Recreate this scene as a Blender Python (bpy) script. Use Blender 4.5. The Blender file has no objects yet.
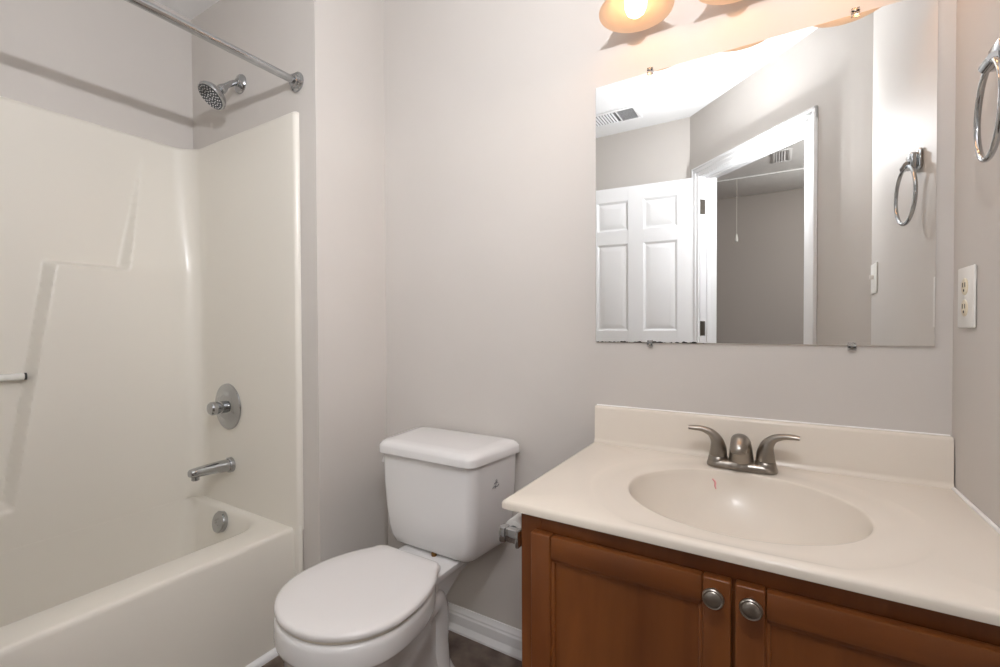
import bpy, bmesh, math, random
from mathutils import Vector, Matrix
random.seed(7)
PI = math.pi
sc = bpy.context.scene
COL = sc.collection

# ------------------------------------------------------------------ camera
F_PX, YAW, PITCH, ROLL, EYE = 457.0, 0.54556, 0.0155, -0.0046, 1.108
cam_d = bpy.data.cameras.new('camera'); cam = bpy.data.objects.new('camera', cam_d); COL.objects.link(cam)
cam_d.sensor_width = 36.0; cam_d.lens = F_PX * 36.0 / 1000.0; cam_d.clip_start = 0.01
_r = Vector((math.cos(YAW), math.sin(YAW), 0)); _f = Vector((-math.sin(YAW), math.cos(YAW), 0)); _u = Vector((0, 0, 1))
_f2 = _f * math.cos(PITCH) - _u * math.sin(PITCH); _u2 = _u * math.cos(PITCH) + _f * math.sin(PITCH)
_r3 = _r * math.cos(ROLL) + _u2 * math.sin(ROLL); _u3 = _u2 * math.cos(ROLL) - _r * math.sin(ROLL)
cam.matrix_world = Matrix(((_r3.x, _u3.x, -_f2.x, 0), (_r3.y, _u3.y, -_f2.y, 0), (_r3.z, _u3.z, -_f2.z, EYE), (0, 0, 0, 1)))
sc.camera = cam

# ------------------------------------------------------------------ world, lights, exposure
w = bpy.data.worlds.new('world'); sc.world = w; w.use_nodes = True
w.node_tree.nodes['Background'].inputs[0].default_value = (1, 1, 1, 1)
w.node_tree.nodes['Background'].inputs[1].default_value = 0.0
sc.view_settings.view_transform = 'Standard'; sc.view_settings.look = 'None'
sc.view_settings.gamma = 1.0; sc.view_settings.use_curve_mapping = False
sc.view_settings.exposure = 0.28
sc.cycles.diffuse_bounces = 5; sc.cycles.max_bounces = 16; sc.cycles.transmission_bounces = 8
FLASH_BARE, FLASH_BEAM = 15.0, 43.0
AIM = Vector((-0.72, 0.55, 0.42))
# the photographer's flash, held up in the doorway and turned toward the upper part of the tub alcove
for k in range(6):
    a = k * PI / 3
    for kind, watt in (('POINT', FLASH_BARE), ('SPOT', FLASH_BEAM)):
        ld = bpy.data.lights.new('flash', kind); ld.energy = watt / 6; ld.shadow_soft_size = 0.0
        ld.color = (0.955, 0.965, 1.0)
        lo = bpy.data.objects.new('flash', ld); COL.objects.link(lo)
        lo.location = (-0.02 + 0.012 * math.cos(a), 0.05, 1.915 + 0.010 * math.sin(a))
        if kind == 'SPOT':
            ld.spot_size = math.radians(165); ld.spot_blend = 1.0
            lo.rotation_euler = AIM.to_track_quat('-Z', 'Y').to_euler()
# fill light added to brighten the hall, unseen round the corner from the doorway
ld = bpy.data.lights.new('hall_fill', 'POINT'); ld.energy = 28.0; ld.shadow_soft_size = 0.08; ld.color = (1.0, 0.97, 0.93)
lo = bpy.data.objects.new('hall_fill', ld); COL.objects.link(lo); lo.location = (0.85, -1.25, 2.15)
BULB = 9.5

# ------------------------------------------------------------------ materials
def mat(name, col, rough=0.5, metal=0.0, spec=0.5, coat=0.0, trans=0.0, ior=1.45, col2=None, scale=8.0, detail=4.0,
        stretch=None, bump=0.0, bump_scale=60.0, emit=None, emit_s=0.0, ramp=(0.35, 0.65), sss=0.0):
    m = bpy.data.materials.new(name); m.use_nodes = True
    nt = m.node_tree; b = nt.nodes['Principled BSDF']
    b.inputs['Base Color'].default_value = (*col, 1); b.inputs['Roughness'].default_value = rough
    b.inputs['Metallic'].default_value = metal; b.inputs['Specular IOR Level'].default_value = spec
    b.inputs['Coat Weight'].default_value = coat; b.inputs['Coat Roughness'].default_value = 0.12
    b.inputs['Transmission Weight'].default_value = trans; b.inputs['IOR'].default_value = ior
    if emit:
        b.inputs['Emission Color'].default_value = (*emit, 1); b.inputs['Emission Strength'].default_value = emit_s
    tc = nt.nodes.new('ShaderNodeTexCoord'); mp = nt.nodes.new('ShaderNodeMapping')
    nt.links.new(tc.outputs['Object'], mp.inputs['Vector'])
    if stretch: mp.inputs['Scale'].default_value = stretch
    if col2:
        n = nt.nodes.new('ShaderNodeTexNoise'); n.inputs['Scale'].default_value = scale; n.inputs['Detail'].default_value = detail
        r = nt.nodes.new('ShaderNodeValToRGB')
        r.color_ramp.elements[0].position = ramp[0]; r.color_ramp.elements[1].position = ramp[1]
        r.color_ramp.elements[0].color = (*col, 1); r.color_ramp.elements[1].color = (*col2, 1)
        nt.links.new(mp.outputs[0], n.inputs['Vector']); nt.links.new(n.outputs['Fac'], r.inputs['Fac'])
        nt.links.new(r.outputs['Color'], b.inputs['Base Color'])
    if bump > 0:
        n2 = nt.nodes.new('ShaderNodeTexNoise'); n2.inputs['Scale'].default_value = bump_scale; n2.inputs['Detail'].default_value = 3
        bp = nt.nodes.new('ShaderNodeBump'); bp.inputs['Strength'].default_value = bump; bp.inputs['Distance'].default_value = 0.002
        nt.links.new(mp.outputs[0], n2.inputs['Vector']); nt.links.new(n2.outputs['Fac'], bp.inputs['Height'])
        nt.links.new(bp.outputs['Normal'], b.inputs['Normal'])
    return m

M = {}
M['wall'] = mat('wall_paint', (0.595, 0.56, 0.525), 0.55, spec=0.3, bump=0.06, bump_scale=140, col2=(0.61, 0.575, 0.54), scale=3)
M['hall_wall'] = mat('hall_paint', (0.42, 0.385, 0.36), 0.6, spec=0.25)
M['ceiling'] = mat('ceiling_paint', (0.86, 0.86, 0.86), 0.7, spec=0.2, bump=0.1, bump_scale=90)
M['trim'] = mat('white_trim_paint', (0.84, 0.84, 0.845), 0.32, spec=0.45)
M['floor'] = mat('stone_vinyl', (0.075, 0.052, 0.040), 0.45, col2=(0.26, 0.20, 0.165), scale=9, detail=9, ramp=(0.36, 0.70), bump=0.15, bump_scale=30)
M['tub'] = mat('gelcoat', (0.75, 0.715, 0.645), 0.30, spec=0.5, coat=0.08, col2=(0.76, 0.725, 0.655), scale=2)
M['porcelain'] = mat('porcelain', (0.75, 0.74, 0.735), 0.10, spec=0.55, coat=0.3)
M['seat'] = mat('seat_enamel', (0.76, 0.74, 0.73), 0.22, spec=0.5)
M['seat_under'] = mat('seat_ring', (0.62, 0.57, 0.48), 0.35)
M['marble'] = mat('cultured_marble', (0.72, 0.655, 0.57), 0.27, spec=0.45, coat=0.05, col2=(0.74, 0.675, 0.59), scale=4)
M['caulk'] = mat('caulk', (0.86, 0.85, 0.83), 0.4)
M['chrome'] = mat('chrome', (0.46, 0.47, 0.48), 0.07, metal=1.0)
M['chrome_dark'] = mat('nozzle_rubber', (0.06, 0.065, 0.07), 0.5)
M['nickel'] = mat('brushed_nickel', (0.33, 0.30, 0.265), 0.28, metal=1.0, bump=0.05, bump_scale=200, stretch=(1, 1, 8))
M['mark'] = mat('printed_mark', (0.12, 0.12, 0.13), 0.5)
M['brass'] = mat('brass', (0.20, 0.10, 0.03), 0.4, metal=0.9)
M['paper'] = mat('tissue', (0.86, 0.85, 0.84), 0.9, spec=0.1, bump=0.2, bump_scale=80)
M['plastic'] = mat('white_plastic', (0.80, 0.785, 0.75), 0.35)
M['ivory'] = mat('ivory_plastic', (0.74, 0.66, 0.50), 0.35)
M['dark'] = mat('dark_slot', (0.03, 0.03, 0.03), 0.6)
M['acrylic'] = mat('clear_acrylic', (0.95, 0.94, 0.90), 0.10, trans=0.25, ior=1.49)
M['clear'] = mat('clear_clip', (0.95, 0.95, 0.95), 0.06, trans=0.9, ior=1.49)
M['bulb'] = mat('bulb_glass', (1, 1, 1), 0.3, emit=(1.0, 0.52, 0.22), emit_s=BULB)
M['string'] = mat('cord', (0.62, 0.60, 0.56), 0.8)
M['hinge'] = mat('hinge_bronze', (0.22, 0.20, 0.17), 0.35, metal=0.9)
M['grille'] = mat('grille_enamel', (0.72, 0.72, 0.73), 0.4)
M['gap'] = mat('duct_shadow', (0.20, 0.20, 0.20), 0.8)  # shade inside the duct, put into the colour of a flat sheet

def wood(name, c1, c2, axis):
    m = bpy.data.materials.new(name); m.use_nodes = True; nt = m.node_tree; b = nt.nodes['Principled BSDF']
    tc = nt.nodes.new('ShaderNodeTexCoord'); mp = nt.nodes.new('ShaderNodeMapping'); nt.links.new(tc.outputs['Object'], mp.inputs['Vector'])
    s = [14.0, 14.0, 14.0]; s[axis] = 1.8; mp.inputs['Scale'].default_value = s
    n = nt.nodes.new('ShaderNodeTexNoise'); n.inputs['Scale'].default_value = 1.6; n.inputs['Detail'].default_value = 7; n.inputs['Distortion'].default_value = 0.4
    r = nt.nodes.new('ShaderNodeValToRGB'); r.color_ramp.elements[0].position = 0.30; r.color_ramp.elements[1].position = 0.72
    r.color_ramp.elements[0].color = (*c1, 1); r.color_ramp.elements[1].color = (*c2, 1)
    n3 = nt.nodes.new('ShaderNodeTexNoise'); n3.inputs['Scale'].default_value = 5.0; n3.inputs['Detail'].default_value = 2
    nt.links.new(tc.outputs['Object'], n3.inputs['Vector'])
    mx = nt.nodes.new('ShaderNodeMix'); mx.data_type = 'RGBA'; mx.blend_type = 'MULTIPLY'; mx.inputs[0].default_value = 0.35
    nt.links.new(mp.outputs[0], n.inputs['Vector']); nt.links.new(n.outputs['Fac'], r.inputs['Fac'])
    nt.links.new(r.outputs['Color'], mx.inputs[6]); nt.links.new(n3.outputs['Fac'], mx.inputs[7])
    nt.links.new(mx.outputs[2], b.inputs['Base Color'])
    b.inputs['Roughness'].default_value = 0.36; b.inputs['Coat Weight'].default_value = 0.08; b.inputs['Coat Roughness'].default_value = 0.2
    return m
WC = ((0.180, 0.051, 0.011), (0.262, 0.084, 0.019))
M['wood_v'] = wood('cherry_wood_upright', *WC, 2)
M['wood_h'] = wood('cherry_wood_level', *WC, 0)

def shade_mat():
    m = bpy.data.materials.new('frosted_glass'); m.use_nodes = True; nt = m.node_tree
    nt.nodes.remove(nt.nodes['Principled BSDF']); out = nt.nodes['Material Output']
    d = nt.nodes.new('ShaderNodeBsdfDiffuse'); d.inputs[0].default_value = (0.42, 0.37, 0.33, 1)
    t = nt.nodes.new('ShaderNodeBsdfTranslucent'); t.inputs[0].default_value = (0.82, 0.70, 0.58, 1)
    g = nt.nodes.new('ShaderNodeBsdfGlossy'); g.inputs[0].default_value = (1, 1, 1, 1); g.inputs['Roughness'].default_value = 0.25
    a = nt.nodes.new('ShaderNodeMixShader'); a.inputs[0].default_value = 0.45
    c = nt.nodes.new('ShaderNodeMixShader'); c.inputs[0].default_value = 0.05
    nt.links.new(d.outputs[0], a.inputs[1]); nt.links.new(t.outputs[0], a.inputs[2])
    nt.links.new(a.outputs[0], c.inputs[1]); nt.links.new(g.outputs[0], c.inputs[2]); e = nt.nodes.new('ShaderNodeEmission'); e.inputs[0].default_value = (1.0, 0.60, 0.36, 1); e.inputs[1].default_value = 0.30  # added emission stands in for bulb light coming through the glass
    ad = nt.nodes.new('ShaderNodeAddShader'); nt.links.new(c.outputs[0], ad.inputs[0]); nt.links.new(e.outputs[0], ad.inputs[1]); nt.links.new(ad.outputs[0], out.inputs['Surface'])
    return m
M['shade'] = shade_mat()

def mirror_mat():
    m = bpy.data.materials.new('silvered_glass'); m.use_nodes = True; nt = m.node_tree; b = nt.nodes['Principled BSDF']
    b.inputs['Metallic'].default_value = 1.0; b.inputs['Base Color'].default_value = (0.90, 0.915, 0.91, 1); b.inputs['Roughness'].default_value = 0.0
    # black spots where the silvering has worn along the lower edge
    tc = nt.nodes.new('ShaderNodeTexCoord'); sx = nt.nodes.new('ShaderNodeSeparateXYZ'); nt.links.new(tc.outputs['Object'], sx.inputs[0])
    n = nt.nodes.new('ShaderNodeTexNoise'); n.inputs['Scale'].default_value = 90; nt.links.new(tc.outputs['Object'], n.inputs['Vector'])
    lo = nt.nodes.new('ShaderNodeMapRange'); lo.inputs['From Min'].default_value = 0.0; lo.inputs['From Max'].default_value = 0.011
    lo.inputs['To Min'].default_value = 1.0; lo.inputs['To Max'].default_value = 0.0
    nt.links.new(sx.outputs['Z'], lo.inputs['Value'])
    xr = nt.nodes.new('ShaderNodeMapRange'); xr.inputs['From Min'].default_value = -0.12; xr.inputs['From Max'].default_value = -0.02
    xr.inputs['To Min'].default_value = 1.0; xr.inputs['To Max'].default_value = 0.45
    nt.links.new(sx.outputs['X'], xr.inputs['Value'])
    m1 = nt.nodes.new('ShaderNodeMath'); m1.operation = 'MULTIPLY'; nt.links.new(lo.outputs[0], m1.inputs[0]); nt.links.new(n.outputs['Fac'], m1.inputs[1])
    m2 = nt.nodes.new('ShaderNodeMath'); m2.operation = 'MULTIPLY'; nt.links.new(m1.outputs[0], m2.inputs[0]); nt.links.new(xr.outputs[0], m2.inputs[1])
    gt = nt.nodes.new('ShaderNodeMath'); gt.operation = 'GREATER_THAN'; gt.inputs[1].default_value = 0.40; nt.links.new(m2.outputs[0], gt.inputs[0])
    mx = nt.nodes.new('ShaderNodeMix'); mx.data_type = 'RGBA'; mx.inputs[6].default_value = (0.90, 0.915, 0.91, 1); mx.inputs[7].default_value = (0.03, 0.03, 0.03, 1)
    nt.links.new(gt.outputs[0], mx.inputs[0]); nt.links.new(mx.outputs[2], b.inputs['Base Color'])
    return m
M['mirror'] = mirror_mat()

# ------------------------------------------------------------------ mesh helpers (all shapes are given in world metres)
OFF = {}
def origin(o): return OFF.get(o.name, Vector((0, 0, 0)))

def obj(name, bm, m, parent=None, loc=None, sharp=32):
    """one mesh object; its points are moved so that the object (or its thing) keeps its own base point as origin"""
    bmesh.ops.recalc_face_normals(bm, faces=bm.faces[:])
    base = origin(parent) if parent else (Vector(loc) if loc else Vector((0, 0, 0)))
    for v in bm.verts: v.co -= base
    me = bpy.data.meshes.new(name); bm.to_mesh(me); bm.free()
    for p in me.polygons: p.use_smooth = True
    me.set_sharp_from_angle(angle=math.radians(sharp))
    for mm in (m if isinstance(m, (list, tuple)) else [m]): me.materials.append(mm)
    o = bpy.data.objects.new(name, me); COL.objects.link(o)
    if parent: o.parent = parent
    else: o.location = base
    OFF[o.name] = base
    return o

def thing(name, label, cat, loc, group=None):
    o = bpy.data.objects.new(name, None); COL.objects.link(o); o.location = loc; o.empty_display_size = 0.05
    OFF[o.name] = Vector(loc); o['label'] = label; o['category'] = cat
    if group: o['group'] = group
    return o

def tag(o, label, cat, group=None):
    o['label'] = label; o['category'] = cat
    if group: o['group'] = group
    return o

def struct(name, bm, m, parent=None, label=None, cat=None, sharp=32):
    o = obj(name, bm, m, parent, sharp=sharp)
    if not parent:
        o['kind'] = 'structure'
        if label: o['label'] = label
        if cat: o['category'] = cat
    return o

def NB(): return bmesh.new()

def merge(bm, t, mx=None):
    mp = {}
    for v in t.verts: mp[v] = bm.verts.new(mx @ v.co if mx else v.co)
    for f in t.faces:
        try: bm.faces.new([mp[v] for v in f.verts])
        except ValueError: pass
    t.free(); return bm

def box(bm, x0, x1, y0, y1, z0, z1, bev=0.0, seg=2, mx=None):
    t = bmesh.new(); bmesh.ops.create_cube(t, size=1.0)
    for v in t.verts:
        v.co = Vector(((x0 + x1) / 2 + v.co.x * (x1 - x0), (y0 + y1) / 2 + v.co.y * (y1 - y0), (z0 + z1) / 2 + v.co.z * (z1 - z0)))
    if bev > 0: bmesh.ops.bevel(t, geom=t.edges[:], offset=bev, segments=seg, profile=0.5, affect='EDGES')
    return merge(bm, t, mx)

def loft(bm, rings, cap0=True, cap1=True, closed=True):
    vs = [[bm.verts.new(p) for p in r] for r in rings]
    n = len(vs[0])
    for a, b in zip(vs[:-1], vs[1:]):
        for i in range(n if closed else n - 1):
            j = (i + 1) % n
            bm.faces.new((a[i], a[j], b[j], b[i]))
    if cap0: bm.faces.new(vs[0][::-1])
    if cap1: bm.faces.new(vs[-1])
    return vs

def frame(d):
    d = Vector(d).normalized()
    a = Vector((0, 0, 1)) if abs(d.z) < 0.9 else Vector((1, 0, 0))
    u = d.cross(a).normalized(); return d, u, d.cross(u).normalized()

def lathe(bm, o, d, prof, n=40, cap0=True, cap1=True):
    """prof: (radius, distance along d)"""
    o = Vector(o); d, u, v = frame(d)
    rings = [[o + d * h + (u * math.cos(2 * PI * k / n) + v * math.sin(2 * PI * k / n)) * max(r, 1e-4) for k in range(n)] for r, h in prof]
    loft(bm, rings, cap0, cap1)

def smooth_path(pts, n=8):
    pts = [Vector(p) for p in pts]; out = []
    P = [pts[0] * 2 - pts[1]] + pts + [pts[-1] * 2 - pts[-2]]
    for i in range(1, len(P) - 2):
        for k in range(n):
            t = k / n; a, b, c, d = P[i - 1], P[i], P[i + 1], P[i + 2]
            out.append(0.5 * ((2 * b) + (c - a) * t + (2 * a - 5 * b + 4 * c - d) * t * t + (3 * b - a - 3 * c + d) * t ** 3))
    out.append(pts[-1]); return out

def tube(bm, pts, rad, n=16, cap=True, side=None, flat=None, closed=False):
    """rad: one radius or one per point; flat: second radius list (across 'side')"""
    pts = [Vector(p) for p in pts]; m = len(pts); rings = []
    u = None
    for i, p in enumerate(pts):
        if closed: d = (pts[(i + 1) % m] - pts[i - 1]).normalized()
        else: d = (pts[min(i + 1, m - 1)] - pts[max(i - 1, 0)]).normalized()
        if u is None:
            u = (Vector(side) - d * Vector(side).dot(d)).normalized() if side else frame(d)[1]
        else: u = (u - d * u.dot(d)).normalized()
        v = d.cross(u)
        r = rad[i] if isinstance(rad, (list, tuple)) else rad
        r2 = flat[i] if flat else r
        rings.append([p + u * math.cos(2 * PI * k / n) * r + v * math.sin(2 * PI * k / n) * r2 for k in range(n)])
    if closed:
        rings.append(rings[0]); vs = [[bm.verts.new(q) for q in r] for r in rings[:-1]]; vs.append(vs[0])
        for a, b in zip(vs[:-1], vs[1:]):
            for i in range(n): bm.faces.new((a[i], a[(i + 1) % n], b[(i + 1) % n], b[i]))
    else: loft(bm, rings, cap, cap)

def lerp_list(vals, n):
    out = []
    for i in range(n):
        t = i / (n - 1) * (len(vals) - 1); k = min(int(t), len(vals) - 2); out.append(vals[k] + (vals[k + 1] - vals[k]) * (t - k))
    return out

def rrect(x0, x1, y0, y1, r, z, n=6):
    """rounded rectangle ring; r = one radius or (x0y0, x1y0, x1y1, x0y1)"""
    rr = r if isinstance(r, (list, tuple)) else (r,) * 4
    out = []
    for (cx, cy, a0, q) in ((x0 + rr[0], y0 + rr[0], PI, rr[0]), (x1 - rr[1], y0 + rr[1], 1.5 * PI, rr[1]), (x1 - rr[2], y1 - rr[2], 0, rr[2]), (x0 + rr[3], y1 - rr[3], 0.5 * PI, rr[3])):
        for k in range(n + 1):
            a = a0 + k / n * PI / 2; out.append(Vector((cx + q * math.cos(a), cy + q * math.sin(a), z)))
    return out

def extrude_profile(bm, prof, path, closed=False):
    """prof: (out, z) points; path: list of (x, y); 'out' is to the right-hand normal of the path; mitred"""
    path = [Vector((p[0], p[1], 0)) for p in path]; rings = []
    for i, p in enumerate(path):
        d0 = (path[i] - path[i - 1]).normalized() if i > 0 else (path[1] - path[0]).normalized()
        d1 = (path[i + 1] - path[i]).normalized() if i < len(path) - 1 else d0
        n0 = Vector((d0.y, -d0.x, 0)); n1 = Vector((d1.y, -d1.x, 0)); nn = (n0 + n1).normalized(); nn = nn / max(nn.dot(n0), 0.2)
        rings.append([p + nn * o + Vector((0, 0, z)) for o, z in prof])
    loft(bm, rings)

# ------------------------------------------------------------------ room shell
XL, XR, YB, YW, XA, YF, CZ = -1.346, 0.3205, 1.335, 1.015, -2.166, -0.477, 2.435
DG0 = Vector((-0.481, -0.477, 0)); DG1 = Vector((0.3205, 0.3245, 0))
T = 0.11
def slab_poly(name, poly, z0, z1, m):
    bm = NB(); loft(bm, [[Vector((x, y, z0)) for x, y in poly], [Vector((x, y, z1)) for x, y in poly]]); return struct(name, bm, m)
slab_poly('floor', [(-2.4, 1.6), (-2.4, -2.9), (1.5, -2.9), (1.5, 1.6)], -0.06, 0.0, M['floor'])
slab_poly('ceiling', [(-2.4, 1.6), (-2.4, -2.9), (1.5, -2.9), (1.5, 1.6)], CZ, CZ + 0.06, M['ceiling'])
slab_poly('wall_back', [(XL, YB), (XR + T, YB), (XR + T, YB + T), (XL - T, YB + T), (XL - T, YB)], 0, CZ, M['wall'])
slab_poly('wall_right', [(XR, YB), (XR, 0.3245), (XR + T, 0.3245 + 0.02), (XR + T, YB)], 0, CZ, M['wall'])
slab_poly('wall_alcove', [(XA, YW), (XL, YW), (XL, YB), (XL - T, YB), (XL - T, YW + T), (XA, YW + T)], 0, CZ, M['wall'])
slab_poly('wall_left', [(XA, YW + T), (XA - T, YW + T), (XA - T, YF - T), (XA, YF - T)], 0, CZ, M['wall'])
slab_poly('wall_front', [(XA, YF), (XA, YF - T), (-0.527, YF - T), (-0.481, YF)], 0, CZ, M['wall'])
# slanted wall with the doorway: local s runs along the wall, t into the hall
DS = Matrix(((math.sqrt(.5), math.sqrt(.5), 0, DG0.x), (math.sqrt(.5), -math.sqrt(.5), 0, DG0.y), (0, 0, 1, 0), (0, 0, 0, 1)))
# columns: s along (+,+), t along (+,-) toward the hall
S0, S1, LEN, DH = 0.087, 0.846, (DG1 - DG0).length, 2.04
bm = NB(); TW = 0.115
box(bm, 0, S0, 0.0, TW, 0, CZ, mx=DS); box(bm, S1, LEN, 0, TW, 0, CZ, mx=DS); box(bm, S0, S1, 0, TW, DH, CZ, mx=DS)
struct('wall_slanted', bm, M['wall'])
# door jamb and casing
bm = NB()
jt = 0.016
box(bm, S0, S0 + jt, -0.002, TW + .002, 0, DH, mx=DS); box(bm, S1 - jt, S1, -0.002, TW + .002, 0, DH, mx=DS); box(bm, S0 + jt, S1 - jt, -0.002, TW + .002, DH - jt, DH, mx=DS)
for a, b in ((S0 + jt, S0 + jt + .011), (S1 - jt - .011, S1 - jt)): box(bm, a, b, 0.04, 0.075, 0, DH - jt, .002, mx=DS)
box(bm, S0 + jt, S1 - jt, 0.04, 0.075, DH - jt - .011, DH - jt, .002, mx=DS)
struct('trim_1', bm, M['trim'], label='white door jamb lining the slanted doorway', cat='door frame')
def casing(bm, side):
    sg = -1 if side == 0 else 1; base = 0.0 if side == 0 else TW
    w = 0.066
    for (o0, o1, th) in ((0.006, w, 0.011), (0.028, w - 0.004, 0.016), (w - 0.016, w - 0.002, 0.019)):
        t0, t1 = sorted((base + sg * 0.0005, base + sg * th))
        box(bm, S0 - o1 + jt, S0 - o0 + jt, t0, t1, 0, DH - jt + o1, .003, mx=DS)
        box(bm, S1 + o0 - jt, S1 + o1 - jt, t0, t1, 0, DH - jt + o1, .003, mx=DS)
        box(bm, S0 - o1 + jt, S1 + o1 - jt, t0, t1, DH - jt + o0, DH - jt + o1, .003, mx=DS)
bm = NB(); casing(bm, 0); struct('trim_2', bm, M['trim'], label='white moulded casing around the doorway, bathroom side', cat='door casing')
# hall beyond the doorway
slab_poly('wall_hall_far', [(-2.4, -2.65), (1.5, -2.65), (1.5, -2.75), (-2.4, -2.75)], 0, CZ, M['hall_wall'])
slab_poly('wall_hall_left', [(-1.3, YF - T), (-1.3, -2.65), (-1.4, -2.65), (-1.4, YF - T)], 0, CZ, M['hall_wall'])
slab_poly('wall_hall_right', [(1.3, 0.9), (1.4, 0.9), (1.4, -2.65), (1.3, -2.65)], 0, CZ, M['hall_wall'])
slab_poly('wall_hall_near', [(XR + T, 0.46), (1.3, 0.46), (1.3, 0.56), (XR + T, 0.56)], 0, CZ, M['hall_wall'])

# baseboards
BP = [(0.0, 0), (0.022, 0), (0.022, 0.008), (0.016, 0.020), (0.013, 0.026), (0.013, 0.058), (0.010, 0.064), (0.010, 0.070), (0.006, 0.078), (0.004, 0.087), (0.0, 0.087)]
bm = NB(); extrude_profile(bm, BP, [(XL, YW + 0.0), (XL, YB), (-0.44, YB)]); struct('baseboard_back', bm, M['trim'], sharp=25)
bm = NB(); extrude_profile(bm, BP, [(XR, 0.775), (XR, 0.3245), (DS @ Vector((S1 + .052, 0, 0))).to_2d()]); struct('baseboard_right', bm, M['trim'], sharp=25)
bm = NB(); extrude_profile(bm, BP, [(-0.50, YF), (-1.42, YF)]); struct('baseboard_front', bm, M['trim'], sharp=25)
bm = NB()
extrude_profile(bm, [(0, 0)] + [(0.017 * math.cos(a * PI / 12), 0.022 * math.sin(a * PI / 12)) for a in range(7)], [(-1.4535, YF + .022), (-1.4535, YW)])
struct('trim_3', bm, M['trim'], label='white quarter round at the foot of the tub', cat='trim')

# ------------------------------------------------------------------ bath and shower unit
tubt = thing('bathtub', 'cream moulded bathtub with tall shower surround filling the alcove', 'bathtub', (-1.8, 0.26, 0))
RZ = 0.395
YC = 0.262
def sm(a, b, x):
    t = min(1, max(0, (x - a) / (b - a))); return t * t * (3 - 2 * t)
def lin(a, b, x): return min(1, max(0, (x - a) / (b - a)))
def raised(y, z):
    yy = YC + abs(y - YC)
    up = sm(1.326, 1.342, z)                      # 1 above the shelf
    amp_hi = 0.043 * (1 - lin(1.345, 1.79, z)); edge_hi = 0.739 + (z - 1.342) * 0.186
    hi = min(amp_hi, max(0.0, (yy - edge_hi)) * 1.8)
    edge_lo = 0.421 + (z - 0.551) * 0.1405
    lo = min(0.043, max(0.0, (yy - edge_lo)) * 1.9)
    lo = max(lo, 0.043 * (1 - sm(0.515, 0.55, z)))
    return hi * up + lo * (1 - up)
SX, SY, SYF = XA + 0.012, YW - 0.018, YF + 0.018  # faces of the surround
FX = -1.447                                       # outer edge of the flange
path = []                                         # (x, y, nx, ny, on_left)
def arc(cx, cy, r, a0, a1, n): return [(cx + r * math.cos(a0 + (a1 - a0) * k / n), cy + r * math.sin(a0 + (a1 - a0) * k / n), -math.cos(a0 + (a1 - a0) * k / n), -math.sin(a0 + (a1 - a0) * k / n)) for k in range(n + 1)]
RE = YW - .001 - SY                               # round edge where the panel turns back to the wall
def edge(sy, yw, sgn):
    pts = [(FX + .014, yw, 1, 0)]
    for k in range(7):
        a = k * PI / 12; pts.append((FX + .014 - RE * (1 - math.cos(a)), sy - sgn * 0 + sgn * RE * (1 - math.sin(a)), math.cos(a), -sgn * math.sin(a)))
    return pts
path += edge(SY, YW - .001, 1)
R = 0.085
E0 = FX + .014 - RE
for k in range(1, 12): path.append((E0 + (SX + R - E0) * k / 12, SY, 0, -1))
path += arc(SX + R, SY - R, R, PI / 2, PI, 10)
y = SY - R - 0.008
while y > SYF + R + 0.004: path.append((SX, y, 1, 0)); y -= 0.006
path += arc(SX + R, SYF + R, R, PI, 1.5 * PI, 10)
for k in range(1, 12): path.append((SX + R + (E0 - SX - R) * k / 12, SYF, 0, 1))
path += edge(SYF, YF + .001, -1)[::-1]
zs = [RZ - 0.004]; z = RZ + 0.004
while z < 1.852: zs.append(z); z += 0.008
zs += [1.856, 1.861, 1.864]
bm = NB(); rows = []
for zi, z in enumerate(zs):
    row = []
    for (x, y, nx, ny) in path:
        d = raised(y, z) * nx if x < SX + R and nx > 0 else 0
        back = {1.861: 0.004, 1.864: 0.010}.get(z, 0)
        row.append(Vector((x + nx * (d - back), min(max(y + ny * (d - back), YF + .001), YW - .001), z)))
    rows.append(row)
# top return to the wall
rows.append([Vector((min(max(x - nx * 0.03, XA + .001), FX + .014), min(max(y - ny * 0.03, YF + .001), YW - .001), 1.866)) for (x, y, nx, ny) in path])
loft(bm, rows, False, False, closed=False)
surround = obj('surround', bm, M['tub'], tubt, sharp=50)

# tub basin
bm = NB()
OX0, OX1, OY0, OY1 = SX - 0.006, -1.470, SYF - 0.012, SY + 0.012
def tub_ring(i, z, r): return rrect(SX + 0.004 + i * 0.35, -1.545 - i, SYF + .012 + i, SY - 0.010 - i, r, z, 10)
rings = [rrect(OX0, -1.4535, OY0, OY1, 0.002, 0.0, 10), rrect(OX0, -1.462, OY0, OY1, 0.002, RZ - .06, 10), rrect(OX0, OX1 + .002, OY0, OY1, 0.002, RZ - .016, 10),
         rrect(OX0, OX1, OY0, OY1, 0.003, RZ - .006, 10), rrect(OX0 + .002, OX1 - .005, OY0 + .002, OY1 - .002, 0.004, RZ - .001, 10), rrect(OX0 + .004, OX1 - .012, OY0 + .004, OY1 - .004, .005, RZ, 10)]
rad = (0.06, 0.14, 0.07, 0.06)
def inner(i, z, iy=None):
    iy = i if iy is None else iy
    return rrect(SX + 0.0442 + max(0, i - .03) * 0.5, -1.580 - i * 0.8, SYF + .025 + iy, SY - 0.004 - iy, (0.10, 0.12, 0.13, 0.06), z, 10)
rings += [inner(0.0, RZ), inner(0.008, RZ - .002), inner(0.016, RZ - .009), inner(0.022, RZ - .02), inner(0.035, RZ - .09), inner(0.05, 0.18), inner(0.065, .115), inner(0.09, .082), inner(0.13, .070)]
loft(bm, rings, False, True)
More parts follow.
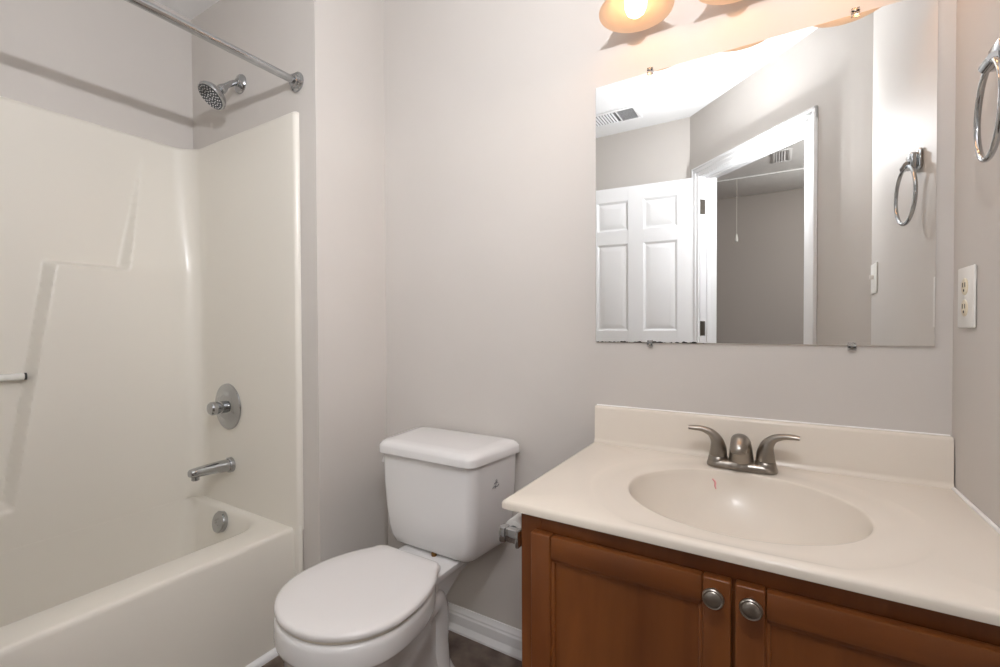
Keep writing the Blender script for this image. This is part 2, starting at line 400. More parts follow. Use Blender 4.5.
# end flange standing on the floor beside the apron
box(bm, -1.482, FX + .0139, SY + .0002, YW - .001, 0.0, RZ + .012, .007, 3)
tub = obj('tub', bm, M['tub'], tubt, sharp=40)
bm = NB(); oc = (-1.872, SY - .047, 0.345)
lathe(bm, oc, (0.0, -1, 0.22), [(0.002, -.012), (.040, -.012), (.041, 0.002), (.038, .006), (.014, .0075), (.011, .0055), (.006, .0055), (0, .0075)], 36, False, True)
op = obj('overflow_plate', bm, M['chrome'], tub); op['label'] = 'round chrome overflow plate'
# clear towel bar across the recess
bm = NB(); tube(bm, [(SX + .026, .052, .950), (SX + .026, .472, .950)], .0115, 16)
tb = obj('towel_bar', bm, M['acrylic'], tubt); tb['label'] = 'clear acrylic towel bar'
for yy in (.476, .046):  # thin dark disc just past each end of the bar
    bm = NB(); lathe(bm, (SX + .026, yy - .003, .950), (0, 1, 0), [(.0122, 0), (.0122, .005)], 16); e = obj('bar_end', bm, M['dark'], tb); e['label'] = 'dark disc at the end of the bar'

# ------------------------------------------------------------------ shower fittings
sh = thing('shower_sprayer', 'chrome round shower head on a bent arm high on the alcove wall', 'shower head', (-1.791, YW, 2.062))
bm = NB(); lathe(bm, (-1.791, YW - .0005, 2.056), (0, -1, 0), [(.036, 0), (.037, .004), (.034, .010), (.024, .014), (.015, .016), (.014, .020)], 36); obj('flange', bm, M['chrome'], sh)
bm = NB(); tube(bm, smooth_path([(-1.791, YW - .01, 2.056), (-1.789, YW - .030, 2.048), (-1.784, YW - .056, 2.026), (-1.780, YW - .080, 2.002)], 6), .0105, 16); obj('arm', bm, M['chrome'], sh)
hd = Vector((-0.06, -0.66, -0.75)).normalized(); hc = Vector((-1.779, YW - .079, 2.001))
bm = NB(); lathe(bm, hc, hd, [(.013, -.014), (.016, -.006), (.017, .004), (.014, .010), (.016, .014), (.030, .026), (.044, .036), (.051, .046), (.053, .054), (.051, .059), (.048, .060)], 44); head = obj('spray_head', bm, M['chrome'], sh)
bm = NB(); lathe(bm, hc + hd * .0602, hd, [(.047, 0), (.047, .0012), (.001, .0014)], 44); fp = obj('face_plate', bm, M['chrome_dark'], head); fp['label'] = 'dark nozzle face'
bm = NB(); _, hu, hv = frame(hd)
for rr_, nn_ in ((.010, 6), (.021, 12), (.031, 16), (.041, 22)):
    for k in range(nn_):
        a = 2 * PI * k / nn_ + rr_ * 40; p = hc + hd * .0612 + (hu * math.cos(a) + hv * math.sin(a)) * rr_
        lathe(bm, p, hd, [(.0026, 0), (.0022, .0022)], 6)
nz = obj('nozzles', bm, M['grille'], head); nz['label'] = 'rings of pale spray nozzles'; nz['kind'] = 'stuff'

vt = thing('shower_valve', 'round chrome tub valve with lever knob on the surround', 'shower valve', (-1.878, SY, 0.793))
vo = (-1.878, SY - .0005, 0.793)
bm = NB(); lathe(bm, vo, (0, -1, 0), [(.088, 0), (.092, .002), (.091, .006), (.083, .009), (.056, .0115), (.050, .016), (.045, .018), (.030, .018)], 56); obj('escutcheon', bm, M['chrome'], vt)
bm = NB(); lathe(bm, vo, (0, -1, 0), [(.024, .015), (.024, .034), (.021, .036), (.021, .040), (.0245, .042), (.026, .054), (.026, .066), (.022, .072), (.004, .073)], 36)
obj('knob', bm, M['chrome'], vt)
PX, PZ = -1.862, 0.562
st = thing('tub_spout', 'chrome tub spout over the tub end below the valve', 'tub spout', (PX, SY, PZ))
bm = NB()
def sp(hw, h0, h1, yy, r): return [Vector((p.x, SY - yy, PZ + p.y)) for p in rrect(PX - hw, PX + hw, h0, h1, r, 0, 5)]
loft(bm, [sp(.025, -.025, .025, .001, .0245), sp(.0245, -.024, .025, .02, .022), sp(.0225, -.019, .024, .06, .018), sp(.020, -.015, .021, .11, .014), sp(.0185, -.013, .018, .140, .011), sp(.0175, -.012, .0165, .150, .010), sp(.014, -.009, .013, .154, .008)])
obj('body', bm, M['chrome'], st, sharp=40)
bm = NB(); lathe(bm, (PX, SY - .134, PZ - .010), (0, 0, -1), [(.0135, 0), (.0135, .014), (.0115, .016), (.0115, .013), (.001, .010)], 20); obj('outlet_nozzle', bm, M['chrome'], st)
bm = NB(); lathe(bm, (PX, SY - .0015, PZ), (0, -1, 0), [(.030, 0), (.030, .012), (.027, .016)], 28); obj('collar', bm, M['chrome'], st)

rt = thing('curtain_rod', 'long chrome shower curtain rod spanning the alcove near the ceiling', 'curtain rod', (-1.440, YW, 1.966))
bm = NB(); tube(bm, [(-1.440, YW - .004, 1.966), (-1.440, YF + .004, 1.966)], .0128, 24); obj('rod', bm, M['chrome'], rt)
for yy, s in ((YW - .0005, -1), (YF + .0005, 1)):
    bm = NB(); lathe(bm, (-1.440, yy, 1.966), (0, s, 0), [(.033, 0), (.034, .003), (.033, .007), (.027, .010), (.026, .014), (.021, .016), (.020, .021), (.0135, .022)], 40); obj('flange', bm, M['chrome'], rt)

# ------------------------------------------------------------------ toilet
TX = -0.942
tl = thing('toilet', 'white two-piece toilet with closed lid between tub and vanity', 'toilet', (TX, 0.95, 0))
def oval(yb, L, w, wb, z, n=72, cx=TX, fr=0.90, pw=2.4):
    yc = yb - L + w * fr; out = []; rc = min(.03, wb * .4)
    h = n // 2
    for k in range(h + 1):
        a = -PI + PI * k / h; out.append(Vector((cx + w * math.cos(a), yc + w * fr * math.sin(a), z)))
    q = n // 4
    for k in range(1, q): t = k / q; out.append(Vector((cx + w + (wb - w) * t ** pw, yc + (yb - rc - yc) * t, z)))
    for k in range(5): a = k / 4 * PI / 2; out.append(Vector((cx + wb - rc + rc * math.cos(a), yb - rc * (1 - math.sin(a)), z)))
    for k in range(5): a = PI / 2 + k / 4 * PI / 2; out.append(Vector((cx - wb + rc + rc * math.cos(a), yb - rc * (1 - math.sin(a)), z)))
    for k in range(q - 1, 0, -1): t = k / q; out.append(Vector((cx - w - (wb - w) * t ** pw, yc + (yb - rc - yc) * t, z)))
    return out
bm = NB()
rings = [oval(1.17, .38, .092, .080, 0.0), oval(1.17, .38, .092, .080, .012), oval(1.165, .37, .085, .072, .022), oval(1.15, .35, .078, .060, .06), oval(1.13, .35, .078, .050, .12),
         oval(1.11, .385, .096, .055, .18), oval(1.08, .41, .126, .070, .24), oval(1.055, .412, .156, .085, .29), oval(1.045, .402, .165, .090, .322), oval(1.045, .408, .174, .100, .334), oval(1.043, .416, .186, .108, .341), oval(1.043, .4175, .1885, .108, .348), oval(1.043, .417, .188, .108, .386),
         oval(1.042, .414, .186, .107, .395), oval(1.040, .408, .180, .104, .399)]
loft(bm, rings)
for s in (-1, 1):                                  # trapway bulges at the back of the foot
    pts = smooth_path([(TX + s * .055, .88, .15), (TX + s * .058, .96, .23), (TX + s * .048, 1.04, .285), (TX + s * .034, 1.09, .24), (TX + s * .034, 1.10, .13), (TX + s * .038, 1.10, .01)], 6)
    tube(bm, pts, lerp_list([.025, .038, .046, .046, .040, .044], len(pts)), 16)
loft(bm, [rrect(TX - .055, TX + .055, 1.00, 1.15, .03, .26), rrect(TX - .075, TX + .075, .99, 1.20, .03, .32), rrect(TX - .104, TX + .104, .98, 1.26, .03, .362), rrect(TX - .112, TX + .112, .98, 1.28, .03, .376), rrect(TX - .110, TX + .110, .98, 1.278, .03, .385), rrect(TX - .104, TX + .104, .99, 1.27, .03, .387)])
obj('bowl', bm, M['porcelain'], tl, sharp=45)
for s in (-1, 1):
    bm = NB(); lathe(bm, (TX + s * .074, 1.08, .012), (0, 0, 1), [(.013, 0), (.013, .012), (.008, .018), (.001, .020)], 20); obj('bolt_cap', bm, M['porcelain'], tl)
bm = NB(); loft(bm, [oval(1.02, .380, .176, .104, .4005), oval(1.022, .387, .182, .106, .403), oval(1.022, .389, .184, .106, .409), oval(1.020, .385, .181, .103, .4105)]); sr = obj('seat', bm, M['seat_under'], tl); sr['label'] = 'ivory seat ring under the lid'
bm = NB(); loft(bm, [oval(1.025, .395, .187, .126, .4115), oval(1.028, .400, .191, .129, .415), oval(1.028, .400, .191, .129, .422), oval(1.026, .396, .188, .126, .427), oval(1.019, .382, .178, .116, .430), oval(1.00, .32, .13, .075, .4325), oval(.96, .22, .07, .045, .4335)])
obj('lid', bm, M['seat'], tl, sharp=45)
for s in (-1, 1):
    bm = NB(); lathe(bm, (TX + s * .070 - .02, 1.036, .408), (1, 0, 0), [(.007, 0), (.009, .003), (.009, .037), (.007, .04)], 18); obj('hinge', bm, M['seat'], tl)
def taper(pts, y0, y1, f0):
    for p in pts: p.x = TX + (p.x - TX) * (f0 + (1 - f0) * min(1, max(0, (p.y - y0) / (y1 - y0))))
    return pts
def tk(hw, y0, z, r=.03, y1=1.305):
    pts = taper(rrect(TX - hw, TX + hw, y0, y1, (r, r, .015, .015), z, 8), 1.09, 1.305, .87)
    for p in pts:
        if p.y < 1.2: p.y -= .010 * (1 - ((p.x - TX) / hw) ** 2)
    return pts
bm = NB()
loft(bm, [tk(.150, 1.150, .3885, .03, 1.285), tk(.168, 1.122, .391), tk(.178, 1.112, .400), tk(.189, 1.104, .424), tk(.198, 1.099, .46), tk(.206, 1.096, .52), tk(.212, 1.093, .60), tk(.215, 1.092, .700)])
obj('tank', bm, M['porcelain'], tl, sharp=50)
def lr(g, z, r=.04):
    pts = taper(rrect(TX - .226 + g, TX + .224 - g, 1.076 + g, 1.319 - g * .3, (r, r * .8, .02, .02), z, 8), 1.08, 1.315, .87)
    for p in pts:                                   # bowed front
        if p.y < 1.2: p.y -= .012 * (1 - ((p.x - TX) / .225) ** 2)
    return pts
bm = NB(); loft(bm, [lr(.006, .694), lr(.0, .697), lr(.0, .716), lr(.002, .722), lr(.010, .730), lr(.020, .734), lr(.05, .7365)])
obj('tank_lid', bm, M['porcelain'], tl, sharp=50)
bm = NB(); lathe(bm, (TX - .189, 1.125, .668), (-1, -.2, 0), [(.013, -.006), (.013, .006), (.009, .010)], 20); tube(bm, smooth_path([(TX - .197, 1.125, .668), (TX - .199, 1.118, .662), (TX - .198, 1.114, .650)], 5), lerp_list([.007, .006, .007], 11), 10)
fl = obj('flush_lever', bm, M['porcelain'], tl)
bm = NB(); lathe(bm, (TX + .02, 1.112, .3755), (0, 0, 1), [(.009, .004), (.009, .020), (.006, .022)], 6); tb_ = obj('tank_bolt', bm, M['brass'], tl); tb_['label'] = 'brown brass bolt between tank and bowl'
# small printed maker's mark on the side of the tank
bm = NB(); ex, ey, ez = TX + .2025, 1.190, .622
for pts in ([(-.018, -.010), (-.006, -.006), (.006, -.010), (.017, -.004)], [(-.004, -.014), (.001, .002), (.000, .014)], [(-.010, .004), (.002, .006), (.012, .002)], [(.004, .016), (.007, .010), (.004, .006)]):
    tube(bm, smooth_path([(ex + a * .13, ey + a * .85, ez + z * .85) for a, z in pts], 4), .0010, 6)
em = obj('printed_mark', bm, M['mark'], tl); em['label'] = 'small dark scribble mark on the tank side'

# ------------------------------------------------------------------ vanity
VX0, VX1, VY0, VY1, VZ = -0.438, 0.3185, 0.800, 1.333, 0.744
van = thing('vanity_cabinet', 'reddish brown wooden vanity cabinet with two framed doors below the sink', 'cabinet', (-.06, 1.06, 0))
bm = NB()
box(bm, VX0, VX0 + .016, VY0 + .018, VY1, .10, VZ - .0004, .0008, 1); box(bm, VX1 - .016, VX1, VY0 + .018, VY1, .10, VZ - .0004, .0008, 1)
box(bm, VX0 + .016, VX1 - .016, VY0 + .018, VY1, .10, .118); box(bm, VX0 + .016, VX1 - .016, VY1 - .006, VY1, .118, VZ - .0004); box(bm, VX0 + .0, VX1, VY0 + .075, VY1, 0, .10)
obj('body', bm, M['wood_v'], van)
bm = NB(); box(bm, VX0, VX0 + .045, VY0, VY0 + .0178, .10, VZ, .0012, 1); box(bm, VX1 - .045, VX1, VY0, VY0 + .0178, .10, VZ, .0012, 1)
box(bm, VX0 + .0452, VX1 - .0452, VY0, VY0 + .0178, .69, VZ, .0008, 1); box(bm, VX0 + .0452, VX1 - .0452, VY0, VY0 + .0178, .10, .14, .0008, 1); box(bm, -.082, -.036, VY0 + .0004, VY0 + .0178, .14, .69)
obj('face_frame', bm, M['wood_v'], van)
DT, DB = .7110, .122
def cab_door(x0, x1, knob_x):
    y0, y1 = VY0 - .0205, VY0 - .0006
    bm = NB(); s = .0405
    box(bm, x0, x0 + s, y0, y1, DB, DT, .0028, 3); box(bm, x1 - s, x1, y0, y1, DB, DT, .0028, 3)
    d = obj('door', bm, M['wood_v'], van)
    bm = NB(); box(bm, x0 + s + .0002, x1 - s - .0002, y0, y1, DT - .044, DT, .0052, 2); obj('door_rail', bm, M['wood_h'], d)
    bm = NB(); box(bm, x0 + s + .0002, x1 - s - .0002, y0, y1, DB, DB + .044, .0028, 3); obj('door_rail', bm, M['wood_h'], d)
    bm = NB(); box(bm, x0 + s - .004, x1 - s + .004, y0 + .0115, y1 - .002, DB + .04, DT - .04)
    a0, a1, b0, b1 = x0 + s, x1 - s, DB + .044, DT - .044               # bead around the panel
    box(bm, a0 - .001, a0 + .007, y0 + .006, y1 - .002, b0, b1, .002, 2); box(bm, a1 - .007, a1 + .001, y0 + .006, y1 - .002, b0, b1, .002, 2)
    box(bm, a0, a1, y0 + .006, y1 - .002, b1 - .007, b1 + .001, .002, 2); box(bm, a0, a1, y0 + .006, y1 - .002, b0 - .001, b0 + .007, .002, 2)
    obj('door_panel', bm, M['wood_v'], d)
    bm = NB(); lathe(bm, (knob_x, y0 + .0003, .690), (0, -1, 0), [(.007, 0), (.006, .010), (.009, .014), (.0145, .016), (.0158, .019), (.0155, .022), (.0140, .0238), (.0128, .0232), (.0118, .0232), (.0105, .0246), (.005, .0262), (.0005, .0265)], 36)
    k = obj('knob', bm, M['nickel'], d); k['label'] = 'round brushed nickel knob'
cab_door(-.4065, -.0595, -.0825); cab_door(-.0540, .2930, -.0315)

# worktop with moulded oval basin
CX0, CX1, CY0, CT, CTH = -.470, .3190, .7745, .762, .018
vt2 = thing('sink_counter', 'cream cultured marble counter with moulded oval basin and backsplash', 'sink', (-.06, 1.06, VZ))
SCX, SCY, SA, SB = -.0675, 1.031, .2135, .188
NA = 128
angs = [2 * PI * k / NA for k in range(NA)]
X0, X1, Y0, Y1 = CX0 + .008, CX1 - .0002, CY0 + .008, 1.333
for cx, cy in ((X0, Y0), (X1, Y0), (X1, Y1), (X0, Y1)):
    a = math.atan2(cy - SCY, cx - SCX) % (2 * PI); k = min(range(NA), key=lambda i: abs((angs[i] - a + PI) % (2 * PI) - PI)); angs[k] = a
def to_rect(a, x0, x1, y0, y1):
    c, s = math.cos(a), math.sin(a); t = 1e9
    if c > 1e-9: t = min(t, (x1 - SCX) / c)
    if c < -1e-9: t = min(t, (x0 - SCX) / c)
    if s > 1e-9: t = min(t, (y1 - SCY) / s)
    if s < -1e-9: t = min(t, (y0 - SCY) / s)
    return Vector((SCX + c * t, SCY + s * t, 0))
def ell(a, f, g=0.0):
    c, s = math.cos(a), math.sin(a); r = 1.0 / math.sqrt((c / (SA * f + g)) ** 2 + (s / (SB * f + g)) ** 2); return Vector((SCX + c * r, SCY + s * r, 0))
bm = NB(); rings = []
def er(f, z, g=0.0): rings.append([ell(a, f, g) + Vector((0, 0, z)) for a in angs])
er(.06, CT - .134); er(.16, CT - .133); er(.32, CT - .130); er(.48, CT - .123); er(.62, CT - .111); er(.74, CT - .094); er(.84, CT - .071); er(.91, CT - .048); er(.955, CT - .029); er(.98, CT - .0150); er(.992, CT - .0075); er(1.002, CT - .0042); er(1.02, CT - .0035)
def blend(t, z):
    ring = []
    for a in angs:
        e = ell(a, 1.02); o = to_rect(a, X0, X1, Y0, Y1); lim = ell(a, 1.0, .085)
        dl = min((lim - e).length, (o - e).length * .8)
        p = e + (o - e).normalized() * dl * t; ring.append(p + Vector((0, 0, z)))
    rings.append(ring)
blend(.45, CT - .0033); blend(.80, CT - .003); blend(.92, CT - .0012); blend(1.0, CT)
rings.append([to_rect(a, X0, X1, Y0, Y1) + Vector((0, 0, CT)) for a in angs])
rings.append([to_rect(a, X0 - .005, CX1, Y0 - .005, Y1) + Vector((0, 0, CT - .0016)) for a in angs])
rings.append([to_rect(a, X0 - .008, CX1, Y0 - .008, Y1) + Vector((0, 0, CT - .006)) for a in angs])
rings.append([to_rect(a, X0 - .0075, CX1, Y0 - .0075, Y1) + Vector((0, 0, CT - CTH + .001)) for a in angs])
rings.append([to_rect(a, X0 - .006, CX1, Y0 - .006, Y1) + Vector((0, 0, CT - CTH + .0005)) for a in angs])
rings.append([to_rect(a, X0 + .03, CX1 - .03, Y0 + .02, Y1 - .03) + Vector((0, 0, CT - CTH + .0005)) for a in angs])
loft(bm, rings, True, False)
ctr = obj('countertop', bm, M['marble'], vt2, sharp=50)
bm = NB(); lathe(bm, (SCX, SCY, CT - .1335), (0, 0, 1), [(.024, -.002), (.024, .0012), (.021, .0022), (.016, .001), (.015, .004), (.001, .006)], 32); dr = obj('drain', bm, M['nickel'], ctr); dr['label'] = 'round metal drain'
bm = NB()
pr = [(1.3335, .755), (1.305, .755), (1.305, .764), (1.3085, .768), (1.3115, .776), (1.3125, .862), (1.3145, .867), (1.318, .869), (1.3335, .869)]
loft(bm, [[Vector((x, y, z)) for y, z in pr] for x in (CX0 + .004, CX1 - .0005)])
bs = obj('backsplash', bm, M['marble'], vt2, sharp=60)
bm = NB(); tube(bm, [(CX1 - .0015, CY0 + .01, CT + .001), (CX1 - .0015, 1.305, CT + .001)], .004, 8); tube(bm, [(CX0 + .004, 1.333, .8695), (CX1 - .002, 1.333, .8695)], .0022, 8)
ck = obj('caulk', bm, M['caulk'], vt2); ck['label'] = 'white caulk bead along the walls'
# pink smear in the basin
bm = NB(); a0 = math.radians(109)
pts = [ell(a0 + .03, .965) + Vector((0, 0, CT - .0235)), ell(a0, .95) + Vector((0, 0, CT - .0305)), ell(a0 + .005, .93) + Vector((0, 0, CT - .0390)), ell(a0 - .005, .915) + Vector((0, 0, CT - .0455))]
tube(bm, smooth_path(pts, 4), lerp_list([.0015, .0028, .0022, .001], 13), 8)
M['pink'] = mat('pink_stain', (0.78, 0.36, 0.36), 0.4); pk = obj('stain', bm, M['pink'], ctr); pk['label'] = 'small pink smear on the basin rim'

# ------------------------------------------------------------------ faucet
FXC, FYC, FZ = -.074, 1.252, CT - .0005
fa = thing('faucet', 'brushed nickel two-handle faucet at the back of the basin', 'faucet', (FXC, FYC, FZ))
def stadium(hw, r, z, n=12):
    out = []
    for k in range(n + 1): a = -PI / 2 + PI * k / n; out.append(Vector((FXC + hw + r * math.cos(a), FYC + r * math.sin(a), z)))
    for k in range(n + 1): a = PI / 2 + PI * k / n; out.append(Vector((FXC - hw + r * math.cos(a), FYC + r * math.sin(a), z)))
    return out
bm = NB(); loft(bm, [stadium(.051, .026, FZ), stadium(.051, .0262, FZ + .003), stadium(.051, .0245, FZ + .009), stadium(.051, .0225, FZ + .014), stadium(.051, .019, FZ + .0165)])
for s in (-1, 1): lathe(bm, (FXC + s * .051, FYC, FZ), (0, 0, 1), [(.0255, .002), (.0235, .012), (.0218, .022), (.0205, .0232)], 32)
obj('base_plate', bm, M['nickel'], fa, sharp=40)
for s in (-1, 1):
    bm = NB(); hx = FXC + s * .051
    lathe(bm, (hx, FYC, FZ), (0, 0, 1), [(.0185, .0225), (.0205, .0245), (.0200, .030)], 32)
    pts = smooth_path([(hx, FYC, FZ + .026), (hx - s * .000, FYC, FZ + .044), (hx + s * .004, FYC - .001, FZ + .062), (hx + s * .016, FYC - .003, FZ + .078), (hx + s * .034, FYC - .006, FZ + .086), (hx + s * .052, FYC - .009, FZ + .088), (hx + s * .068, FYC - .012, FZ + .088)], 6)
    n = len(pts); tube(bm, pts, lerp_list([.0205, .0185, .0150, .0110, .0085, .0085, .0065], n), 20, side=(0, 1, 0), flat=lerp_list([.0205, .0185, .0145, .0098, .0072, .0064, .0050], n))
    obj('handle', bm, M['nickel'], fa, sharp=50)
bm = NB()
pts = smooth_path([(FXC, FYC, FZ + .010), (FXC, FYC - .003, FZ + .032), (FXC, FYC - .014, FZ + .056), (FXC, FYC - .038, FZ + .074), (FXC, FYC - .066, FZ + .076), (FXC, FYC - .086, FZ + .066), (FXC, FYC - .092, FZ + .056)], 6)
n = len(pts); tube(bm, pts, lerp_list([.0285, .0262, .0235, .0205, .0185, .0175, .0155], n), 24, side=(1, 0, 0), flat=lerp_list([.022, .022, .021, .0165, .0150, .0150, .0130], n))
obj('spout', bm, M['nickel'], fa, sharp=50)
bm = NB(); lathe(bm, (FXC, FYC + .020, FZ + .015), (0, 0, 1), [(.0035, 0), (.0035, .045), (.007, .048), (.007, .056), (.002, .059)], 16); obj('lift_rod', bm, M['nickel'], fa)

# ------------------------------------------------------------------ toilet paper
tp = thing('toilet_paper_holder', 'chrome toilet paper holder on the left side of the vanity', 'toilet paper holder', (VX0, .90, .70))
bm = NB()
for yy in (.806, .942):
    bm = NB()
    box(bm, VX0 - .009, VX0 - .0006, yy - .018, yy + .012, .664, .698, .003, 2); box(bm, VX0 - .047, VX0 - .006, yy - .009, yy + .010, .667, .695, .003, 2)
    box(bm, VX0 - .051, VX0 - .035, yy - .012, yy + .012, .665, .697, .004, 2)
    obj('bracket', bm, M['chrome'], tp)
bm = NB(); tube(bm, [(VX0 - .034, .812, .681), (VX0 - .034, .936, .681)], .009, 16); obj('roller', bm, M['chrome'], tp)
bm = NB(); rx = VX0 - .035
lathe(bm, (VX0 - .030, .823, .681), (0, 1, 0), [(.0115, 0), (.0235, 0), (.0240, .003), (.0240, .099), (.0235, .102), (.0115, .102)], 40, False, False)
tag(obj('toilet_paper_roll', bm, M['paper'], loc=(VX0 - .030, .873, .657)), 'thin white toilet paper roll on the chrome holder beside the vanity', 'toilet paper')

# ------------------------------------------------------------------ mirror
MX0, MX1, MZ0, MZ1, MYF = -.4685, .2915, 1.0600, 1.8210, 1.3290
mi = thing('mirror', 'large frameless square wall mirror above the sink', 'mirror', (-.0885, 1.332, MZ0))
bm = NB(); box(bm, MX0, MX1, MYF, YB - .0005, MZ0, MZ1, .0012, 1); obj('glass', bm, M['mirror'], mi, sharp=20)
for (cx, cz, s) in ((-.309, MZ0, -1), (.148, MZ0, -1), (-.309, MZ1, 1), (.150, MZ1, 1)):
    bm = NB()
    box(bm, cx - .008, cx + .008, MYF - .004, MYF - .0003, cz - .007 - (s > 0) * .0, cz + .007, .0012, 2)
    box(bm, cx - .008, cx + .008, MYF - .004, YB - .0005, min(cz + s * .001, cz + s * .012), max(cz + s * .001, cz + s * .012), .0012, 2)
    c = obj('clip', bm, M['clear'], mi); c['label'] = 'clear plastic mirror clip'
    bm = NB(); lathe(bm, (cx, MYF - .0042, cz + s * .006), (0, -1, 0), [(.0035, 0), (.003, .0015), (.0005, .002)], 12); obj('screw', bm, M['nickel'], c)

# ------------------------------------------------------------------ vanity light
vl = thing('vanity_light', 'three-lamp wall light with frosted bell shades above the mirror', 'wall lamp', (-.095, YB, 2.08))
bm = NB(); box(bm, -.40, .26, YB - .028, YB - .0005, 2.055, 2.155, .010, 3); obj('backplate', bm, M['nickel'], vl)
LY = 1.212
for lx, LZ in ((-.318, 1.929), (-.086, 1.922), (.150, 1.914)):
    bm = NB(); tube(bm, smooth_path([(lx, YB - .02, 2.10), (lx, YB - .07, 2.115), (lx, LY, 2.10), (lx, LY, 2.07)], 6), .009, 14); lathe(bm, (lx, LY, 2.075), (0, 0, -1), [(.012, 0), (.022, .006), (.023, .035), (.020, .040)], 24); obj('arm', bm, M['nickel'], vl)
    bm = NB()
    prof = [(.026, LZ + .127), (.034, LZ + .117), (.044, LZ + .092), (.052, LZ + .062), (.060, LZ + .037), (.072, LZ + .017), (.0940, LZ)]
    full = [(r, z) for r, z in prof] + [(r - .0035, z - .001) for r, z in prof[::-1]]
    lathe(bm, (lx, LY, 0), (0, 0, 1), full, 48, False, False)
    s = obj('lamp_shade', bm, M['shade'], vl, sharp=60); s['label'] = 'frosted glass bell shade open at the bottom'
    bm = NB(); lathe(bm, (lx, LY, LZ), (0, 0, -1), [(.012, -.118), (.014, -.092), (.022, -.057), (.0285, -.027), (.0275, -.007), (.022, .007), (.012, .015), (.001, .0175)], 28)
    b = obj('bulb', bm, M['bulb'], vl); b['label'] = 'glowing warm white bulb'

# ------------------------------------------------------------------ towel ring, outlet, switch
tr = thing('towel_ring', 'chrome towel ring hanging on the right wall beside the mirror', 'towel ring', (XR, 1.05, 1.525))
bm = NB(); box(bm, XR - .010, XR - .0006, 1.014, 1.078, 1.514, 1.566, .004, 2); box(bm, XR - .026, XR - .008, 1.022, 1.070, 1.521, 1.560, .005, 2); obj('bracket', bm, M['chrome'], tr)
bm = NB(); tube(bm, [(XR - .030, 1.026, 1.529), (XR - .030, 1.062, 1.529)], .009, 16); obj('post', bm, M['chrome'], tr)
bm = NB(); RC = Vector((XR - .030, 1.046, 1.452)); tube(bm, [RC + Vector((.087 * math.cos(a) * .075, math.cos(a) * .075, math.sin(a) * .075)) for a in [2 * PI * k / 64 for k in range(64)]], .0047, 12, closed=True); obj('ring', bm, M['chrome'], tr)

def plate(name, label, cat, y0, y1, z0, z1, th=.0055):
    t = thing(name, label, cat, (XR, (y0 + y1) / 2, (z0 + z1) / 2)); bm = NB()
    box(bm, XR - th, XR - .0006, y0, y1, z0, z1, .0025, 2); obj('cover_plate', bm, M['plastic'], t); return t
oy, oz = 1.243, 1.161
ot = plate('wall_outlet', 'white outlet plate with two ivory sockets on the right wall near the mirror', 'outlet', oy - .044, oy + .044, oz - .060, oz + .060)
for dz in (.021, -.021):
    bm = NB(); lathe(bm, (XR - .0056, oy, oz + dz), (-1, 0, 0), [(.0165, -.002), (.0165, .0012), (.0155, .0018)], 28); so = obj('socket', bm, M['ivory'], ot); so['label'] = 'ivory socket face'
    bm = NB()
    for dy in (-.0065, .0065): box(bm, XR - .0079, XR - .0070, oy + dy - .0012, oy + dy + .0012, oz + dz - .001, oz + dz + .008)
    lathe(bm, (XR - .0070, oy, oz + dz - .0075), (-1, 0, 0), [(.0028, 0), (.0028, .0009)], 10); obj('slots', bm, M['dark'], so)
bm = NB(); lathe(bm, (XR - .0055, oy, oz), (-1, 0, 0), [(.0032, 0), (.0026, .0012), (.0005, .0015)], 12); obj('screw', bm, M['plastic'], ot)
sw = plate('light_switch', 'white light switch plate by the slanted doorway seen in the mirror', 'light switch', .345, .465, 1.228, 1.343)
bm = NB(); box(bm, XR - .018, XR - .005, .400, .410, 1.283, 1.299, .002, 2); obj('toggle', bm, M['plastic'], sw)

# ------------------------------------------------------------------ six-panel door, opened against the front wall
hp = Vector((-.437, -.432, 0)); dv = Vector((-1, .10, 0)).normalized(); nv = Vector((dv.y, -dv.x, 0)) * 1.0
if nv.y < 0: nv = -nv
DM = Matrix(((dv.x, nv.x, 0, hp.x), (dv.y, nv.y, 0, hp.y), (0, 0, 1, 0), (0, 0, 0, 1)))   # u along the leaf, v toward the room
DW, DZ0, DZ1, DTK = .735, .012, 2.033, .034
cols = ((.112, .318), (.417, .623)); rowsz = ((.25, .87), (1.075, 1.655), (1.745, 1.940))
bm = NB()
us = [0, cols[0][0], cols[0][1], cols[1][0], cols[1][1], DW]; zsn = [DZ0, rowsz[0][0], rowsz[0][1], rowsz[1][0], rowsz[1][1], rowsz[2][0], rowsz[2][1], DZ1]
for i in (0, 2, 4): box(bm, us[i], us[i + 1], -DTK, 0, DZ0, DZ1, .0015, 1, mx=DM)
for i in (1, 3):
    for k in (0, 2, 4, 6): box(bm, us[i] - .0004, us[i + 1] + .0004, -DTK, 0, zsn[k], zsn[k + 1], .0005, 1, mx=DM)
door = obj('door_1', bm, M['trim']); door['kind'] = 'structure'; door['label'] = 'white six-panel door standing open against the front wall'; door['category'] = 'door'
for (u0, u1) in cols:
    for (z0, z1) in rowsz:
        bm = NB()
        def pr_(g, v): return [DM @ Vector((a, v, b)) for a, b in ((u0 + g, z0 + g), (u1 - g, z0 + g), (u1 - g, z1 - g), (u0 + g, z1 - g))]
        loft(bm, [pr_(-.001, -DTK + .004), pr_(-.001, -.001), pr_(.004, -.004), pr_(.012, -.010), pr_(.016, -.010), pr_(.020, -.009), pr_(.046, -.002), pr_(.049, -.0015)])
        obj('panel', bm, M['trim'], door, sharp=15)
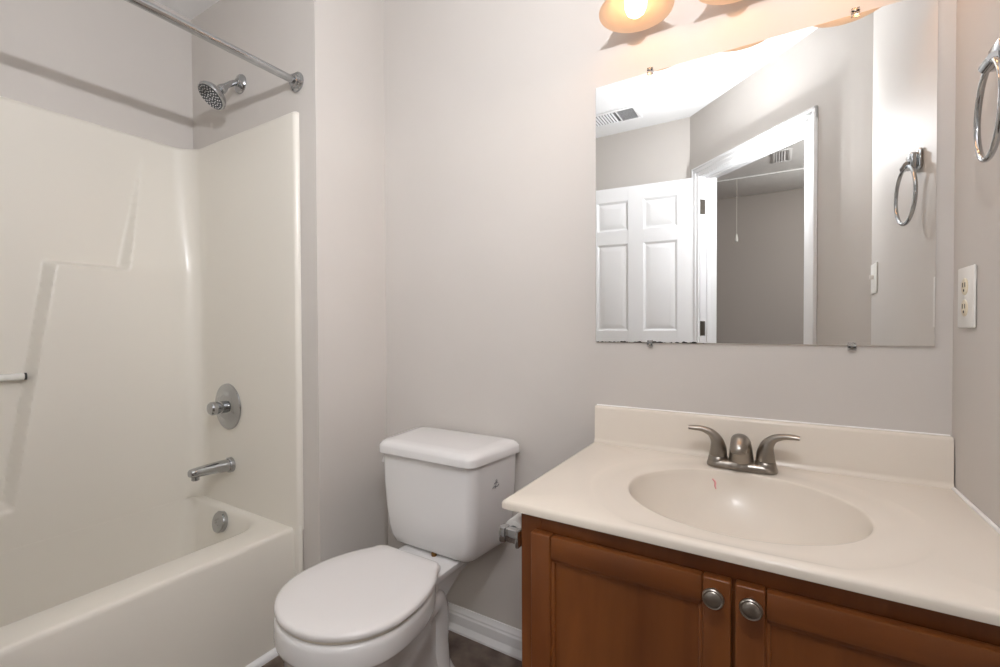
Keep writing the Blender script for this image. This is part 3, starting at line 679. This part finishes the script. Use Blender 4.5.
for hz in (1.84, 1.09, .25):
    bm = NB(); hx = Vector((-.4275, -.4225, 0))
    lathe(bm, (hx.x, hx.y, hz - .045), (0, 0, 1), [(.0065, 0), (.0065, .09)], 14)
    for zz in (hz - .047, hz + .045): lathe(bm, (hx.x, hx.y, zz), (0, 0, 1), [(.0045, 0), (.0045, .003)], 10)
    box(bm, S0 + jt - .0002, S0 + jt + .002, -.002, .032, hz - .045, hz + .045, mx=DS)
    h = obj('hinge', bm, M['hinge'], door); h['label'] = 'metal butt hinge'

# ------------------------------------------------------------------ ceiling fittings
def vent(name, label, x0, x1, y0, y1, split, dm='gap'):
    t = thing(name, label, 'vent', ((x0 + x1) / 2, (y0 + y1) / 2, CZ)); zt, zb = CZ - .0005, CZ - .008; e = .022
    bm = NB(); box(bm, x0, x1, y0, y0 + e, zb, zt, .003, 2); box(bm, x0, x1, y1 - e, y1, zb, zt, .003, 2); box(bm, x0, x0 + e, y0 + e, y1 - e, zb, zt, .003, 2); box(bm, x1 - e, x1, y0 + e, y1 - e, zb, zt, .003, 2)
    if split: box(bm, split - .004, split + .004, y0 + e, y1 - e, zb, zt, .002, 2)
    obj('frame', bm, M['trim'], t)
    bm = NB(); box(bm, x0 + e, x1 - e, y0 + e, y1 - e, CZ - .0015, CZ - .0006); bk = obj('duct', bm, M[dm], t); bk['label'] = 'flat sheet standing in for the duct opening'
    def slat(px, py, lx, ly, tilt):
        bm = NB(); R_ = Matrix.Translation((px, py, CZ - .007)) @ (Matrix.Rotation(tilt, 4, 'Y') if ly > lx else Matrix.Rotation(tilt, 4, 'X'))
        box(bm, -lx / 2, lx / 2, -ly / 2, ly / 2, -.0006, .0006, mx=R_); obj('slat', bm, M['grille'], t)
    xs = x0 + e + .008
    end = (split - .006) if split else x1 - e
    while xs < end - .004: slat(xs, (y0 + y1) / 2, .010, y1 - y0 - 2 * e, -.6); xs += .018
    if split:
        ys = y0 + e + .006
        while ys < y1 - e - .003: slat((split + .005 + x1 - e) / 2, ys, x1 - e - split - .006, .009, -.7); ys += .012
vent('ceiling_vent', 'white ceiling register in the bathroom seen at the mirror top left', -1.06, -.735, -.315, -.125, -.86)
vent('ceiling_vent', 'white ribbed ceiling vent in the hall seen through the doorway', -.04, .085, -1.72, -1.42, None, 'grille')
at = thing('attic_hatch', 'pale attic hatch panel in the hall ceiling seen in the mirror', 'hatch', (-.05, -2.33, CZ))
bm = NB(); box(bm, -.62, .62, -2.63, -1.985, CZ - .012, CZ - .0006, .003, 2); obj('panel', bm, M['ceiling'], at)
pc = thing('pull_cord', 'thin pull cord with small pull hanging from the attic hatch', 'cord', (-.318, -1.985, 1.86))
bm = NB(); tube(bm, [(-.318, -1.990, CZ - .013), (-.318, -1.990, 1.93)], .0022, 8); obj('string', bm, M['string'], pc)
bm = NB(); lathe(bm, (-.318, -1.990, 1.86), (0, 0, 1), [(.002, 0), (.011, .004), (.012, .030), (.007, .060), (.003, .075)], 16); pl = obj('pull', bm, M['plastic'], pc)
